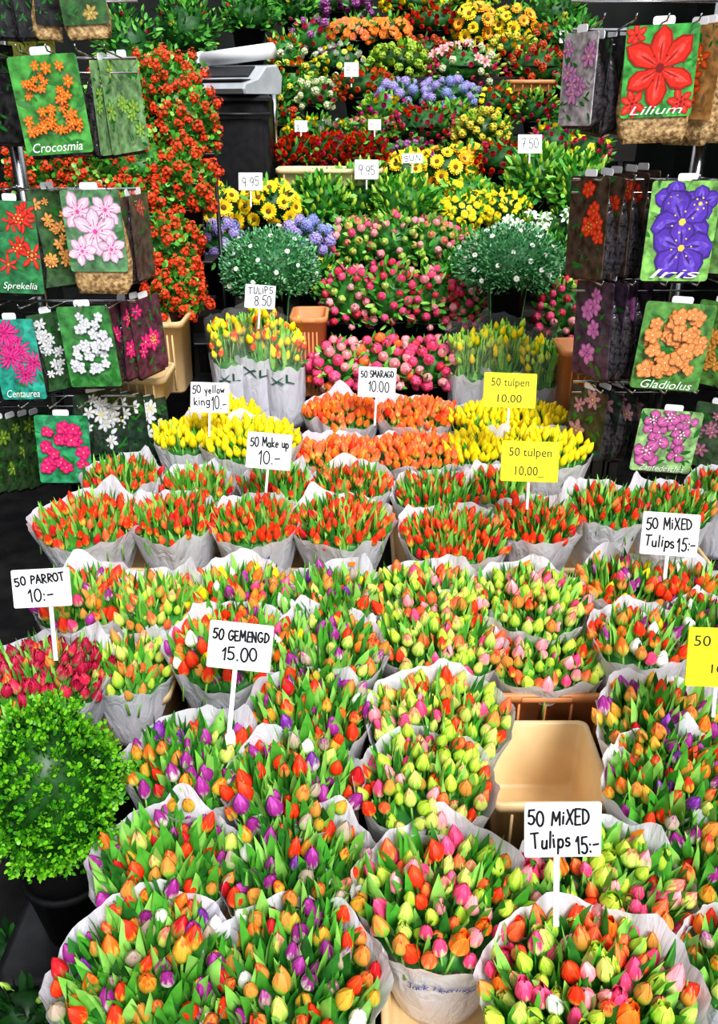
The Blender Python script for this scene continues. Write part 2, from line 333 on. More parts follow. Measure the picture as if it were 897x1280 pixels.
def pick(lst):
    t=sum(w for *_,w in lst); r=R_()*t
    for *a,w in lst:
        r-=w
        if r<=0: return a
    return lst[-1][:-1]
# ---------------------------------------------------------------- tulip bunches
KIN={
'A':([('tulip','red',3),('tulip','redgreen',5),('tulip','orange',1.2),('tulip','purple',5),('tulip','purplegreen',2),('tulip','violet',1),('tulip','white',1),('tulip','yellow',.3),('tulip','deepred',1),('tulip','greenorange',3.5),('tulip','greenpink',1.5)],38,150,'mixed red, orange, purple and white tulips'),
'B':([('tulip','greenpink',3.5),('open','greenpink',.6),('open','pink',.8),('tulip','pink',3),('tulip','lightpink',2.8),('open','orange',.8),('tulip','salmon',2),('tulip','redgreen',1.6),('tulip','red',1),('tulip','limegreen',3.8),('open','limegreen',.6),('tulip','white',.3)],54,100,'mixed pink, green, orange and cream tulips'),
'C':([('tulip','greenpink',4.5),('tulip','limegreen',5),('tulip','salmon',1.8),('tulip','pink',2),('tulip','red',1),('tulip','redgreen',1.6),('tulip','lightpink',1.6)],56,120,'greenish pink, red and yellow tulips'),
'D':([('tulip','red',5),('tulip','purple',2),('tulip','yellow',.8),('tulip','white',.8),('tulip','orange',1.6),('tulip','redgreen',3.5),('tulip','pink',1.2)],42,140,'brightly mixed red, yellow, purple and white tulips'),
'R':([('slim','red',7),('slim','salmon',1.4),('slim','deepred',.7)],46,130,'red tulip buds with dark green leaves'),
'r':([('slim','red',5),('slim','deepred',1),('slim','redgreen',2)],32,160,'red tulip buds among tall green leaves'),
'O':([('tulip','orange',4),('tulip','salmon',6),('tulip','red',1)],70,16,'densely packed orange tulips'),
'Y':([('slim','yellow',8)],74,70,'bright yellow tulips'),
'P':([('ruffle','crimson',7),('ruffle','parrot',2),('slim','redgreen',1)],60,90,'ruffled crimson parrot tulips'),
'G':([('slim','greenpink',4),('slim','redgreen',3),('slim','limegreen',1.2),('slim','salmon',2)],56,110,'slim green tulip buds flushed pink'),
'K':([('tulip','flame',1.5),('tulip','yellow',4)],44,60,'tall yellow and red flamed tulips'),
'L':([('slim','limegreen',3),('slim','yellow',4)],46,80,'tall yellow-green tulips'),
}
def tri(x): x=x/(2*math.pi); return 4*abs(x-math.floor(x+.5))-1
def bunch(px,py,w,kind,d=None,base=None,dens=1,ratio=.9,straight=False,text=None,sticker=False,drop=0,full=1.07):
    d=d or D(py); c=P(px,py,d); R=w/2*d/F*full; RY=R*ratio
    bz=(tier(c.y) if base is None else base)+.014; H=c.z-bz
    bl,n0,l0,desc=KIN[kind]
    r=root('tulip_bunch',(c.x,c.y,bz),desc+' in white paper','tulips','wrapped tulip bunches on the flower stand')
    ph=[U(0,6.28) for _ in range(7)]; rb=(.82 if straight else .5)
    pk=[(U(.6,2.5),U(.035,.07),.2),(U(3.3,4.4),U(.01,.03),.14),(U(5,6.1),U(.01,.03),.16),(U(-.3,.6),U(.0,.04),.12)]
    lowr=.038 if kind!='Y' else .055
    def rim(th):
        z=H-lowr+.03*math.sin(th)+.009*math.sin(3*th+ph[0])+.008*tri(8*th+ph[1])+.005*tri(19*th+ph[6])-drop
        for s_,a_,w_ in pk:
            dd=abs(math.atan2(math.sin(th-s_),math.cos(th-s_))); z+=a_*max(0,1-dd/(w_*2))**1.3
        return z
    def wp(th,s,off=0,flat=1):
        k=rb+(1.02-rb)*s**.85+ (.03*max(0,s-.8)/.2)
        sh=s*s
        fold=1+flat*(sh*.032*tri(5*th+ph[2]+.8*s)+s*.024*tri(11*th+ph[3]-2*s)+.015*s*tri(23*th+ph[4]+3*s)+.012*math.sin(9*s+3*th+ph[5]))
        k=k*fold+off/R
        return Vector((R*k*math.cos(th),RY*k*math.sin(th),s*rim(th)))
    mb=MB(); NT=84; NS=10
    loft(mb,[[wp(2*math.pi*j/NT,i/NS) for j in range(NT)] for i in range(NS+1)],0,True,False); ob('paper_wrap',mb.mesh('paper_wrap',[WRAP]),r)
    if drop:
        mb=MB(); loft(mb,[[(1.0*wp(2*math.pi*j/40,1).x*(1+.12*t),wp(2*math.pi*j/40,1).y*(1+.12*t),wp(2*math.pi*j/40,1).z-.01+t*(drop+.02)) for j in range(40)] for t in (0,.5,1)],0,False,False)
        o=ob('clear_sleeve',mb.mesh('clear_sleeve',[CLEAR]),r); o['label']='clear plastic sleeve'
    if text:
        m2=MB()
        if text=='XL':
            vs,fs=T(text); tw=R*1.0; h=.05
            m2.add([wp(-math.pi/2+(x*tw)/(R*.95),.82+(y*h)/max(H-drop,.1),.006) for x,y in vs],fs)
        else:
            tw=min(.15,R*.9); hand(m2,text,0,0,tw,.026,0,.0032,.1,lambda a,b: wp(-math.pi/2-.1+a/(R*.9),.74+b/max(H,.1),.006),.25)
        o=ob('printed_lettering',m2.mesh('lettering',[BLUE if text!='XL' else cmat((.03,.12,.07),None,10)],False),r); o['label']='printed lettering on the wrap'
    if sticker:
        th=pk[0][0]+.25; m2=MB(); m2.add([wp(th-.07,.93,-.006),wp(th+.07,.93,-.006),wp(th+.07,.965,-.006),wp(th-.07,.965,-.006)],[(0,1,2,3)]); ob('sticker',m2.mesh('sticker',[ORG],False),r)
    ar=(R/.165)*(RY/.142)
    mb=MB(); nl=max(10,int(l0*ar*dens)); leafy=l0>=85
    for i in range(nl):
        a=U(0,6.28); q=math.sqrt(R_())*.98; e=Vector((R*q*math.cos(a),RY*q*math.sin(a),H+U(-.03,.062 if leafy else .035)-.035*q*q-(U(0,drop) if drop else 0)))
        s=Vector((e.x*.78,e.y*.78,(e.z if drop else H)-U(.13,.2))); leaf(mb,s,e,(U(-.03,.03)-e.x*.06,U(-.03,.03)-e.y*.05,.01),U(.012,.027) if kind in 'AB' else U(.009,.0165),random.choice((0,0,1,1,2)))
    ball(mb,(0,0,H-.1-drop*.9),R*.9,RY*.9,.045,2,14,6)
    if drop:
        for i in range(40):
            a=U(0,6.28); q=U(.3,.9); cyl(mb,(R*q*.8*math.cos(a),RY*q*.8*math.sin(a),H-drop-.08),(R*q*math.cos(a),RY*q*math.sin(a),H-.03),.003,1,4)
    ob('leaves',mb.mesh('leaves',GREEN),r)
    n=max(8,min(99,int(n0*ar*dens))); pts=[]
    md=math.sqrt(3.14*R*RY*.9/n)*.84; tries=0
    if drop: md=0
    while len(pts)<n and tries<n*25:
        tries+=1; a=U(0,6.28); q=math.sqrt(R_())*.97; x,y=R*q*math.cos(a),RY*q*math.sin(a)
        if all((x-u)**2+(y-v)**2>=md*md for u,v,_ in pts): pts.append((x,y,q))
    ks=1.12 if kind in 'Y' else 1
    for x,y,q in pts:
        k=pick(bl); t=Vector((x/R*.35+U(-.35,.35),y/RY*.25+U(-.3,.3)+.08,1)); s0=U(.76,1.08)*ks
        ob('tulip',bloom_mesh(*k),r,(x*.96,y*.96,H-.03+U(-.032,.016)-.04*q*q-(U(0,.15) if drop else 0)),t.to_track_quat('Z','Y')@Quaternion((0,0,1),U(0,6)),(s0*U(.9,1.12),s0*U(.9,1.12),s0*U(.92,1.08)))
    return r
B=bunch
JH='Jack Heeringa'
B(178,1200,218,'A'); B(362,1212,222,'A'); B(202,1062,170,'A',sticker=True); B(372,1072,186,'A',sticker=True)
B(555,1098,205,'B',text=JH,sticker=True,d=1.93); B(742,1228,255,'B',d=1.7); B(757,1095,202,'B',sticker=True)
B(240,935,160,'A',d=2.28); B(365,962,158,'A'); B(385,875,148,'A',sticker=True); B(548,880,166,'C',text=JH); B(533,962,160,'C',text=JH)
B(838,888,162,'A',sticker=True); B(848,965,165,'A'); B(893,1072,124,'A',sticker=True); B(925,1185,130,'A')
B(52,828,158,'P',d=2.62); B(160,815,108,'G',d=2.7); B(108,732,130,'D',dens=1.1); B(190,736,116,'G')
B(290,792,154,'D',text=JH); B(402,798,150,'A'); B(298,726,130,'D'); B(412,732,130,'A',sticker=True)
B(548,786,152,'C',sticker=True,d=2.75); B(678,800,156,'C',d=2.78,ratio=.8); B(535,730,140,'C'); B(662,734,142,'C',sticker=True)
B(788,716,118,'D',sticker=True); B(872,724,106,'D',sticker=True); B(802,780,116,'D',sticker=True); B(888,772,110,'A')
for x,y,w,k in((108,636,130,'R'),(218,634,108,'R'),(320,638,110,'R'),(426,638,122,'R'),(570,655,130,'R'),(670,638,106,'R'),(757,618,100,'r'),(842,618,100,'r'),(905,596,80,'r')): B(x,y,w,k,text=JH if x in(320,) else None)
for x,y,w,k in((150,583,92,'r'),(243,596,92,'r'),(345,594,88,'r'),(440,592,98,'R'),(545,604,102,'r'),(622,596,80,'r')): B(x,y,w,k)
B(420,556,100,'O'); B(522,553,110,'O',sticker=True); B(428,503,94,'O',d=4.3); B(520,506,96,'O',d=4.3)
B(236,531,82,'Y',d=3.95); B(312,534,116,'Y',d=3.9); B(600,548,84,'Y',d=4.0); B(682,545,110,'Y',d=3.9); B(600,512,78,'Y',d=4.25); B(662,509,86,'Y',d=4.25); B(280,508,88,'Y',d=4.2)
for x,y,w,k in((285,394,50,'K'),(318,386,56,'K'),(352,400,54,'K'),(590,410,54,'L'),(630,402,60,'L'),(680,420,54,'L')): B(x,y,w,k,d=4.5,straight=True,text='XL' if x<400 else None,dens=2,ratio=1,drop=.18)

# ---------------------------------------------------------------- bouquets in buckets
FOL={'g':GREEN,'d':DGREEN,'y':YGREEN,'b':BGREEN,'n':NGREEN}
def bouquet(name,px,py,w,h,d,bl,n,sc,label,cat,fol='d',ft='leaf',nl=90,ll=.07,lw=.014,bucket=True,part='flower',base=None,bcol=BLACK,tiltup=.35,zlo=-.75,group='cut flowers on the tiered stand',face=.7,brad=.62,rag=0):
    c=P(px,py,d); rx=w/2*d/F; ry=rx*.8; rz=h/2*d/F
    bz=(tier(c.y) if base is None else base)
    r=root(name,(c.x,c.y,bz+.012),label,cat,group); cz=c.z-bz-.012
    mb=MB(); mats=FOL[fol]
    ball(mb,(0,0,cz),rx*.72,ry*.72,rz*.72,2,12,8)
    for i in range(nl):
        z=U(-.7,1); a=U(0,6.28); rad=math.sqrt(1-z*z) if abs(z)<1 else 0; dv=Vector((rx*rad*math.cos(a),ry*rad*math.sin(a),rz*z)); dn=dv.normalized()
        if rag: dv*=1+rag*math.sin(4*a+5*z+px)*U(.2,1)
        mi=random.choice((0,0,1,2))
        if ft=='blade': leaf(mb,Vector((0,0,cz))+dv*.55-Vector((0,0,.03)),Vector((0,0,cz))+dv*U(.95,1.12)+Vector((0,0,ll*.5)),(0,0,.02),lw,mi,4)
        elif ft=='needle':
            p=Vector((0,0,cz))+dv*U(.7,1); sleaf(mb,p,dn+Vector((U(-.8,.8),U(-.8,.8),U(0,.9))),ll,lw,mi)
        else:
            p=Vector((0,0,cz))+dv*U(.68,.98); sleaf(mb,p,dn+Vector((U(-1,1),U(-1,1),U(-.3,1))),ll,lw,mi)
    for i in range(7):
        a=i*.9; cyl(mb,(rx*.2*math.cos(a),ry*.2*math.sin(a),.01),(rx*.4*math.cos(a),ry*.4*math.sin(a),cz),.005,0,5)
    ob('leaves',mb.mesh('leaves',mats),r)
    for i in range(n):
        z=1-(1-zlo)*(i+.5)/n+U(-.04,.04); z=max(-1,min(1,z)); rad=math.sqrt(max(0,1-z*z)); a=i*2.39996+U(-.15,.15)
        dv=Vector((rx*rad*math.cos(a),ry*rad*math.sin(a),rz*z))
        if rag: dv*=1+rag*math.sin(4*a+5*z+px)+U(-.12,.12)
        nrm=Vector((dv.x/rx,dv.y/ry,dv.z/rz)).normalized()+Vector((0,-face,tiltup))
        k=pick(bl); s=sc*U(.8,1.15); q=nrm.to_track_quat('Z','Y')@Quaternion((0,0,1),U(0,6)); loc=Vector((0,0,cz))+dv*U(.88,1.03)-nrm.normalized()*.02*s
        ob(part,bloom_mesh(*k),r,loc,q,s)
    if bucket:
        bh=max(.08,cz-.5*rz); mb=MB(); rt=min(rx,ry*1.2)*brad; n_=20
        loft(mb,[circ(rt*.72,0,n_),circ(rt*.98,bh-.01,n_),circ(rt*1.05,bh-.01,n_),circ(rt*1.05,bh,n_),circ(rt*.95,bh,n_),circ(rt*.7,.008,n_)],0)
        b=ob('flower_bucket',mb.mesh('flower_bucket',[bcol]),None,(c.x,c.y,bz+.001)); tag(b,'tapered plastic flower bucket holding cut stems','bucket','flower buckets on the tiered stand')
    return r
Q=bouquet
for x,y,w,h,bb in((425,458,86,64,[('peony','pink',3),('peony','lightpink',4),('peony','salmon',2)]),(480,454,86,68,[('peony','pink',4),('peony','lightpink',3),('peony','salmon',2)]),(536,458,84,66,[('peony','pink',4),('peony','lightpink',3),('peony','parrot',1)])):
    Q('peony_bunch',x,y,w,h,4.65,bb,56,.9,'round pink peonies in a dense bunch','peonies','g',nl=90)
for x,y,w,h,d in((438,376,76,84,5.0),(488,374,80,86,4.98),(536,376,76,84,5.0),(576,384,60,66,5.05),(708,392,76,84,4.95)):
    Q('peony_bunch',x,y,w,h,d,[('peony','pink',5),('peony','parrot',4),('peony','lightpink',2),('peony','budgreen',1)],62,.74,'pink and crimson peony buds among green leaves','peonies','g',nl=200,ll=.065,lw=.014)
for x,y,w,h,d in((444,308,76,72,5.4),(492,306,80,74,5.38),(540,308,76,70,5.4),(580,322,54,66,5.4)):
    Q('peony_bunch',x,y,w,h,d,[('peony','lightpink',3),('peony','budgreen',3),('peony','greenpink',3),('peony','pink',2)],62,.72,'half-closed green and pink peony buds with leaves','peonies','g',nl=200,ll=.065,lw=.014)
for x,y,w,h,d in((400,256,76,70,5.75),(450,248,80,76,5.85),(505,258,82,68,5.7),(672,226,80,78,5.9),(722,236,76,76,5.8)):
    Q('lily_bunch',x,y,w,h,d,[('bud','budgreen',4),('bud','limegreen',6)],84,.9,'closed green lily buds with pointed leaves','lilies','g','leaf',240,.09,.018,tiltup=1.6,face=.3,rag=.08)
for x,y,w,h in((270,262,76,60),(338,258,76,60)):
    Q('sunflower_bunch',x,y,w,h,5.48,[('sunflower','yellow',1)],24,.8,'yellow sunflowers with dark centres','sunflowers','d',nl=60)
for x,y,w,h in((276,308,60,50),(384,302,54,48)):
    Q('hydrangea_bunch',x,y,w,h,5.3,[('hydrangea','blue',1),('hydrangea','lilac',3)],24,.65,'rounded lilac-blue hydrangea flower heads','hydrangeas','d',nl=50)
Q('daisy_bush',337,334,130,96,4.75,[('daisy','white',1)],34,.75,'bushy fine-leaved green plant with small white daisies','daisy plant','b','leaf',4200,.022,.0055,zlo=-.4,tiltup=.6,brad=.35,rag=.05)
Q('daisy_bush',636,328,142,94,4.75,[('daisy','white',1)],44,.8,'bushy fine-leaved green plant dotted with white daisies','daisy plant','b','leaf',4600,.022,.0055,zlo=-.4,tiltup=.6,brad=.35,rag=.05)
for x,y,w,h,d in((575,268,66,48,5.75),(630,262,70,50,5.8),(602,254,64,36,5.95)):
    Q('chrysanthemum_bunch',x,y,w,h,d,[('mum','yellow',1)],74,.75,'flat dense bunch of yellow chrysanthemums','chrysanthemums','d')
Q('lily_bunch',655,290,60,38,5.5,[('lily','white',1),('bud','limegreen',1)],26,.9,'white open lilies with green buds','lilies','d')
Q('lily_bunch',700,285,50,34,5.5,[('lily','white',1),('bud','limegreen',1)],20,.9,'white open lilies with green buds','lilies','d')
for x,y,w,h in((505,216,66,56),(556,214,74,60),(588,205,44,44)):
    Q('sunflower_bunch',x,y,w,h,6.25,[('sunflower','yellow',3),('sunflower','orange',1)],24,.8,'golden sunflowers crowded together','sunflowers','d',nl=60)
for x,y,w,h,b_ in((372,190,58,46,[('rose','red',4),('rose','deepred',1)]),(415,190,58,46,[('rose','red',4),('rose','parrot',2)]),(457,188,56,44,[('rose','red',2),('rose','parrot',2)])):
    Q('rose_bunch',x,y,w,h,6.1,b_,70,.8,'bright red roses packed in a bunch','roses','d')
Q('rose_bunch',395,162,80,30,6.6,[('rose','yellow',3),('rose','white',1),('rose','lightpink',1)],52,.75,'pale yellow and cream roses','roses','d')
Q('rose_bunch',462,162,70,30,6.6,[('rose','limegreen',3),('rose','lightpink',2)],48,.75,'pale green and pink roses','roses','d')
Q('carnation_bunch',528,158,90,52,6.6,[('rose','red',3),('rose','parrot',3),('rose','pink',2)],80,.68,'red and dark pink carnations','carnations','d')
Q('goldenrod_bunch',602,166,70,54,6.5,[('cluster','goldy',3),('cluster','lime',1)],56,.75,'fluffy yellow-green goldenrod sprays','goldenrod','y')
Q('carnation_bunch',628,200,84,46,6.2,[('rose','parrot',3),('rose','red',3),('rose','pink',1)],76,.72,'crimson carnations in a low bunch','carnations','d')
Q('carnation_bunch',690,180,70,48,6.5,[('rose','magenta',3),('rose','pink',3),('rose','yellow',1)],60,.72,'magenta and yellow carnations','carnations','d')
Q('carnation_bunch',735,190,60,50,6.2,[('mum','yellow',2),('rose','pink',2)],44,.8,'yellow chrysanthemums with pink carnations','chrysanthemums','d')
Q('hydrangea_bunch',505,120,68,32,7.0,[('hydrangea','lilac',3),('hydrangea','blue',1)],30,.62,'violet-blue hydrangea flower heads','hydrangeas','d')
Q('hydrangea_bunch',560,120,74,34,7.0,[('hydrangea','lilac',3),('hydrangea','blue',1)],32,.62,'violet-blue hydrangea flower heads','hydrangeas','d')
Q('mixed_bunch',456,108,86,42,7.1,[('rose','salmon',3),('rose','orange',2),('rose','red',1)],70,.8,'salmon and orange roses','roses','d')
Q('mixed_bunch',424,80,70,46,7.4,[('rose','white',3),('mum','limegreen',2),('rose','yellow',1)],56,.85,'white and pale green flowers','roses','d')
Q('mixed_bunch',500,80,80,48,7.4,[('cluster','lime',4),('rose','limegreen',1)],54,1,'lime green flower clusters','green flowers','y')
Q('lily_bunch',580,84,94,52,7.3,[('lily','lightpink',2),('rose','pink',2),('bud','greenpink',2),('cluster','cream',1)],66,.85,'pink lilies with pale buds','lilies','g')
Q('mixed_bunch',672,86,86,54,7.3,[('cluster','rust',3),('rose','deepred',2),('rose','pink',1)],64,.85,'rusty red and dark pink flowers','mixed flowers','d')
Q('gerbera_bunch',440,40,70,34,7.8,[('gerbera','orange',3),('gerbera','salmon',1)],44,1,'bright orange gerberas with dark centres','gerberas','d')
Q('gerbera_bunch',485,38,60,32,7.8,[('gerbera','orange',3),('gerbera','salmon',1)],38,1,'orange and salmon gerberas','gerberas','d')
Q('sunflower_bunch',594,32,58,52,7.8,[('sunflower','orange',2),('sunflower','yellow',1)],24,.9,'orange-yellow sunflowers with brown centres','sunflowers','d')
Q('sunflower_bunch',640,34,56,50,7.8,[('sunflower','orange',2),('sunflower','yellow',1)],24,.9,'orange-yellow sunflowers with brown centres','sunflowers','d')
Q('mixed_bunch',540,28,74,34,7.9,[('rose','red',3),('rose','deepred',2)],54,.9,'bright red roses in bucket','roses','d')
Q('mixed_bunch',432,6,68,30,8.2,[('cluster','mauve',2),('rose','purple',2)],40,1,'purple and mauve flowers','mixed flowers','d')
Q('mixed_bunch',515,4,80,28,8.2,[('rose','yellow',3),('rose','red',1)],44,1,'yellow and red roses','roses','d')
Q('mixed_bunch',592,0,70,22,8.3,[('rose','limegreen',2),('mum','yellow',1)],34,1,'pale yellow-green mixed flowers','mixed flowers','d')
Q('mixed_bunch',532,62,64,26,7.7,[('rose','pink',2),('cluster','rust',2)],38,.9,'dark pink mixed cut flowers','mixed flowers','d')
Q('mixed_bunch',640,62,70,30,7.6,[('rose','yellow',2),('cluster','goldy',2),('rose','orange',1)],38,.9,'golden yellow mixed cut flowers','mixed flowers','d')
Q('mixed_bunch',620,128,64,38,7.0,[('mum','yellow',2),('rose','salmon',2),('rose','magenta',1)],44,.8,'yellow and salmon mixed flowers','mixed flowers','d')
Q('mixed_bunch',670,138,54,42,6.9,[('rose','parrot',2),('bud','limegreen',2),('cluster','lime',1)],40,.8,'dark red flowers with green buds','mixed flowers','d')
Q('mixed_bunch',515,190,54,28,6.5,[('cluster','mauve',2),('rose','magenta',1)],32,.8,'small mauve purple statice flowers','statice','d')
Q('mixed_bunch',585,236,64,26,6.0,[('mum','yellow',2),('bud','limegreen',1)],34,.8,'yellow flowers with green buds','mixed flowers','g')
Q('mixed_bunch',345,150,54,36,7.0,[('rose','red',2),('cluster','rust',2)],34,.8,'dark red small cut flowers','mixed flowers','d')
Q('mixed_bunch',365,100,56,42,7.3,[('cluster','goldy',2),('rose','orange',2)],34,.8,'scattered orange and gold flowers','mixed flowers','g')
Q('mixed_bunch',395,120,54,38,7.1,[('rose','pink',2),('cluster','cream',2)],36,.8,'pink and cream small flowers','mixed flowers','g')
Q('mixed_bunch',480,138,64,36,6.85,[('rose','magenta',2),('rose','yellow',2),('cluster','lime',1)],40,.8,'magenta and yellow mixed flowers','mixed flowers','g')
Q('mixed_bunch',565,146,58,36,6.85,[('rose','limegreen',2),('rose','lightpink',2)],36,.8,'pale pink and green roses','roses','g')
Q('mixed_bunch',390,50,60,48,7.8,[('cluster','mauve',2),('rose','pink',2)],34,.9,'mauve and pink mixed flowers','mixed flowers','g')
Q('mixed_bunch',355,70,50,50,7.65,[('rose','orange',2),('cluster','cream',1),('rose','red',2)],30,.85,'orange and red mixed flowers','mixed flowers','g')
Q('mixed_bunch',715,110,56,44,7.2,[('rose','deepred',2),('cluster','rust',2)],26,.8,'dark red flowers among leaves','mixed flowers','d')
Q('mixed_bunch',690,46,56,36,7.8,[('rose','salmon',2),('cluster','rust',2)],26,.9,'rusty salmon flowers among leaves','mixed flowers','d')
for x,y,w,h,d in((345,122,50,50,7.15),(725,150,60,60,6.9),(690,20,80,60,8),(722,60,60,70,7.6),(232,40,80,80,7.2),(310,20,70,50,8),(370,10,60,50,8.2),(160,60,80,90,6.9),(560,58,80,34,8.05),(480,60,80,34,8.05),(650,56,80,34,8.05),(566,350,50,60,5.35),(398,345,40,50,5.35),(700,330,70,60,5.3)):
    Q('foliage_bunch',x,y,w,h,d,[('bud','limegreen',3),('rose','parrot',1),('rose','pink',1),('cluster','goldy',1)],18,.7,'dark green cut foliage with a few buds','foliage','d','leaf',380,.075,.016,rag=.1)
# geraniums
for x,y,w,h,d,bs in((205,108,100,76,5.0,2.15),(150,145,90,110,4.9,1.85),(236,160,72,90,4.85,1.85),(175,212,140,90,4.75,1.6),(232,236,68,80,4.65,1.4),(165,270,80,80,4.62,1.4),(206,310,86,84,4.6,1.2),(222,366,58,70,4.55,1.0),(60,215,100,60,4.8,1.6),(120,235,80,64,4.8,1.6),(100,190,70,56,4.75,1.6)):
    Q('geranium_plant',x,y,w,h,d,[('spray','scarlet',1)],60,.56,'trailing geranium with scarlet flower clusters','geranium','g','leaf',800,.032,.016,base=bs,zlo=-.85,part='flower_cluster',group='scarlet geraniums on the plant stand',rag=.26)
# ---------------------------------------------------------------- boxwood
c=P(64,985,2.12)
r=root('boxwood_shrub',(c.x,c.y,.352),'dense bright green boxwood shrub in a black pot','shrub')
cz=c.z-.352; mb=MB(); ball(mb,(0,0,cz),.14,.14,.19,2,16,10)
for i in range(190):
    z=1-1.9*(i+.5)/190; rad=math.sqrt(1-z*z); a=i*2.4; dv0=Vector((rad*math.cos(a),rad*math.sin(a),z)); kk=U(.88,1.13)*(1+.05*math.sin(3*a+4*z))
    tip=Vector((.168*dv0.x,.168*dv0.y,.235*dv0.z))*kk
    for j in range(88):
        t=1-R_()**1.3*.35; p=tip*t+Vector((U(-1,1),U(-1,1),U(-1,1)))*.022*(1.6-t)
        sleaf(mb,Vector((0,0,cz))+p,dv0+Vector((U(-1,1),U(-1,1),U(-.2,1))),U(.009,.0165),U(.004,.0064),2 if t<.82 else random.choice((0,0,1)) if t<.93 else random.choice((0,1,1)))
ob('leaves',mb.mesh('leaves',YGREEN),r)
mb=MB(); cyl(mb,(0,0,.2),(0,0,cz),.012,0,7); ob('trunk',mb.mesh('trunk',[cmat((.12,.07,.03))]),r)
mb=MB(); loft(mb,[circ(.085,0,24),circ(.115,.2,24),circ(.12,.2,24),circ(.12,.22,24),circ(.11,.22,24),circ(.105,.18,24)],0); ob('pot',mb.mesh('pot',[cmat((.006,.006,.007),(.01,.01,.011),20,.7,0,None,0,.15)]),r)
# ---------------------------------------------------------------- crates
def crate(x0,x1,y0,y1,z0,z1,mat,label,k=.02,rc=1.0):
    w,l,h=x1-x0,y1-y0,z1-z0; mb=MB()
    loft(mb,[rr(w-2*k-.02,l-2*k-.02,.03*rc,0,5),rr(w-2*k,l-2*k,.035*rc,.015,5),rr(w-.02,l-.02,.04*rc,h-.03,5),rr(w,l,.045*rc,h-.03,5),rr(w,l,.045*rc,h-.003,5),rr(w-.006,l-.006,.043*rc,h,5),rr(w-.03,l-.03,.035*rc,h,5),rr(w-.036,l-.036,.033*rc,h-.004,5),rr(w-2*k-.02,l-2*k-.02,.03*rc,.02,5),rr(w-2*k-.05,l-2*k-.05,.025*rc,.008,5)],0)
    for i in range(5):
        x=-w/2+.06+i*(w-.12)/4
        for s in(-1,1): box(mb,x,s*(l/2-.012),h*.45,.008,.012,h*.75,0,.002)
    for s in(-1,1): box(mb,0,s*(l/2+.001),h-.016,w*.35,.008,.02,0,.003)
    o=ob('plastic_crate',mb.mesh('plastic_crate',[mat]),None,((x0+x1)/2,(y0+y1)/2,z0)); tag(o,label,'crate','plastic flower crates')
CL='cream plastic flower crate holding wrapped tulips'
crate(.37,.72,1.74,2.10,.382,.645,CREAM,'empty cream plastic crate with rounded rim',.012,.6)
crate(.37,.83,2.15,2.92,.462,.70,TAN,'orange-tan plastic crate beneath pink tulip bunches')
crate(.03,.36,2.24,2.92,.462,.62,CREAM,CL)
crate(-.60,.0,2.24,2.92,.462,.66,CREAM,CL)
crate(-1.12,-.61,2.16,2.92,.462,.68,CREAM,CL)
crate(.85,1.35,2.16,2.92,.462,.66,CREAM,CL)
crate(-.64,.0,.85,1.62,.382,.55,CREAM,CL); crate(.05,.66,.85,1.62,.382,.53,CREAM,CL)
crate(-.62,.0,1.66,2.03,.382,.56,CREAM,CL); crate(.03,.34,1.66,2.03,.382,.53,CREAM,CL)
crate(.74,1.2,1.35,2.03,.382,.56,CREAM,CL)
for x0,x1 in((-1.25,-.72),(-.7,-.1),(.14,.75),(.77,1.5)): crate(x0,x1,3.06,3.7,.542,.64,CREAM,CL)
def standcrate(px,py,w,h,d,mat):
    c=P(px,py,d); ww=w*d/F; hh=h*d/F; crate(c.x-ww/2,c.x+ww/2,c.y-.15,c.y+.15,c.z-hh/2,c.z+hh/2,mat,'upright cream crate used as a plant stand')
standcrate(212,440,52,90,4.5,CREAM); standcrate(180,480,70,36,4.2,CREAM); standcrate(388,440,46,100,4.75,TAN); standcrate(722,470,60,80,4.5,TAN)
standcrate(412,220,132,20,5.8,cmat((.85,.7,.42),(.75,.6,.34),9,.5)); standcrate(660,108,60,14,7.1,TAN)
# ---------------------------------------------------------------- stand tiers
DW=cmat((.015,.013,.01),(.03,.024,.018),6,.7)
XW=[(-.66,1.35),(-1.3,1.6),(-1.35,1.7),(-1.2,1.25),(-.8,1.5),(-.8,1.6),(-1.1,1.7),(-.58,1.9),(-.58,2),(-2,2.2),(-2.4,2.4)]
for i,(a,b,z) in enumerate(TIERS):
    xw=XW[i]
    w=xw[1]-xw[0]; r=root('display_shelf',((xw[0]+xw[1])/2,(a+b)/2,0),'dark painted wooden display tier carrying flowers','shelf','stepped display tiers')
    mb=MB(); n=max(2,int((b-a)/.14))
    for k in range(n): box(mb,0,-(b-a)/2+(k+.5)*(b-a)/n,z-.0125,w,(b-a)/n-.006,.025,0,.003)
    ob('shelf_top',mb.mesh('shelf_top',[DW],False),r)
    mb=MB(); box(mb,0,-(b-a)/2+.012,z-.1,w,.018,.15,0,.002); ob('front_board',mb.mesh('front_board',[DW],False),r)
    for sx in(-1,1):
        for sy in(-1,1):
            mb=MB(); box(mb,sx*(w/2-.05),sy*((b-a)/2-.04),(z-.026)/2,.05,.04,z-.026,0,.004); ob('leg',mb.mesh('leg',[DW],False),r)
r=root('plant_stand',(-1.24,5.05,0),'dark metal stand with staggered plant shelves','stand')
for sx in(-1,1):
    mb=MB(); cyl(mb,(sx*.41,.18,0),(sx*.41,.18,2.0),.012); ob('post',mb.mesh('post',[BLACK]),r)
for k,(yy,zz) in enumerate(((-.42,.98),(-.3,1.18),(-.2,1.38),(-.02,1.58),(.14,1.83),(.32,2.13))):
    mb=MB(); box(mb,0,yy,zz,.82,.22,.02); ob('shelf',mb.mesh('shelf',[BLACK]),r)
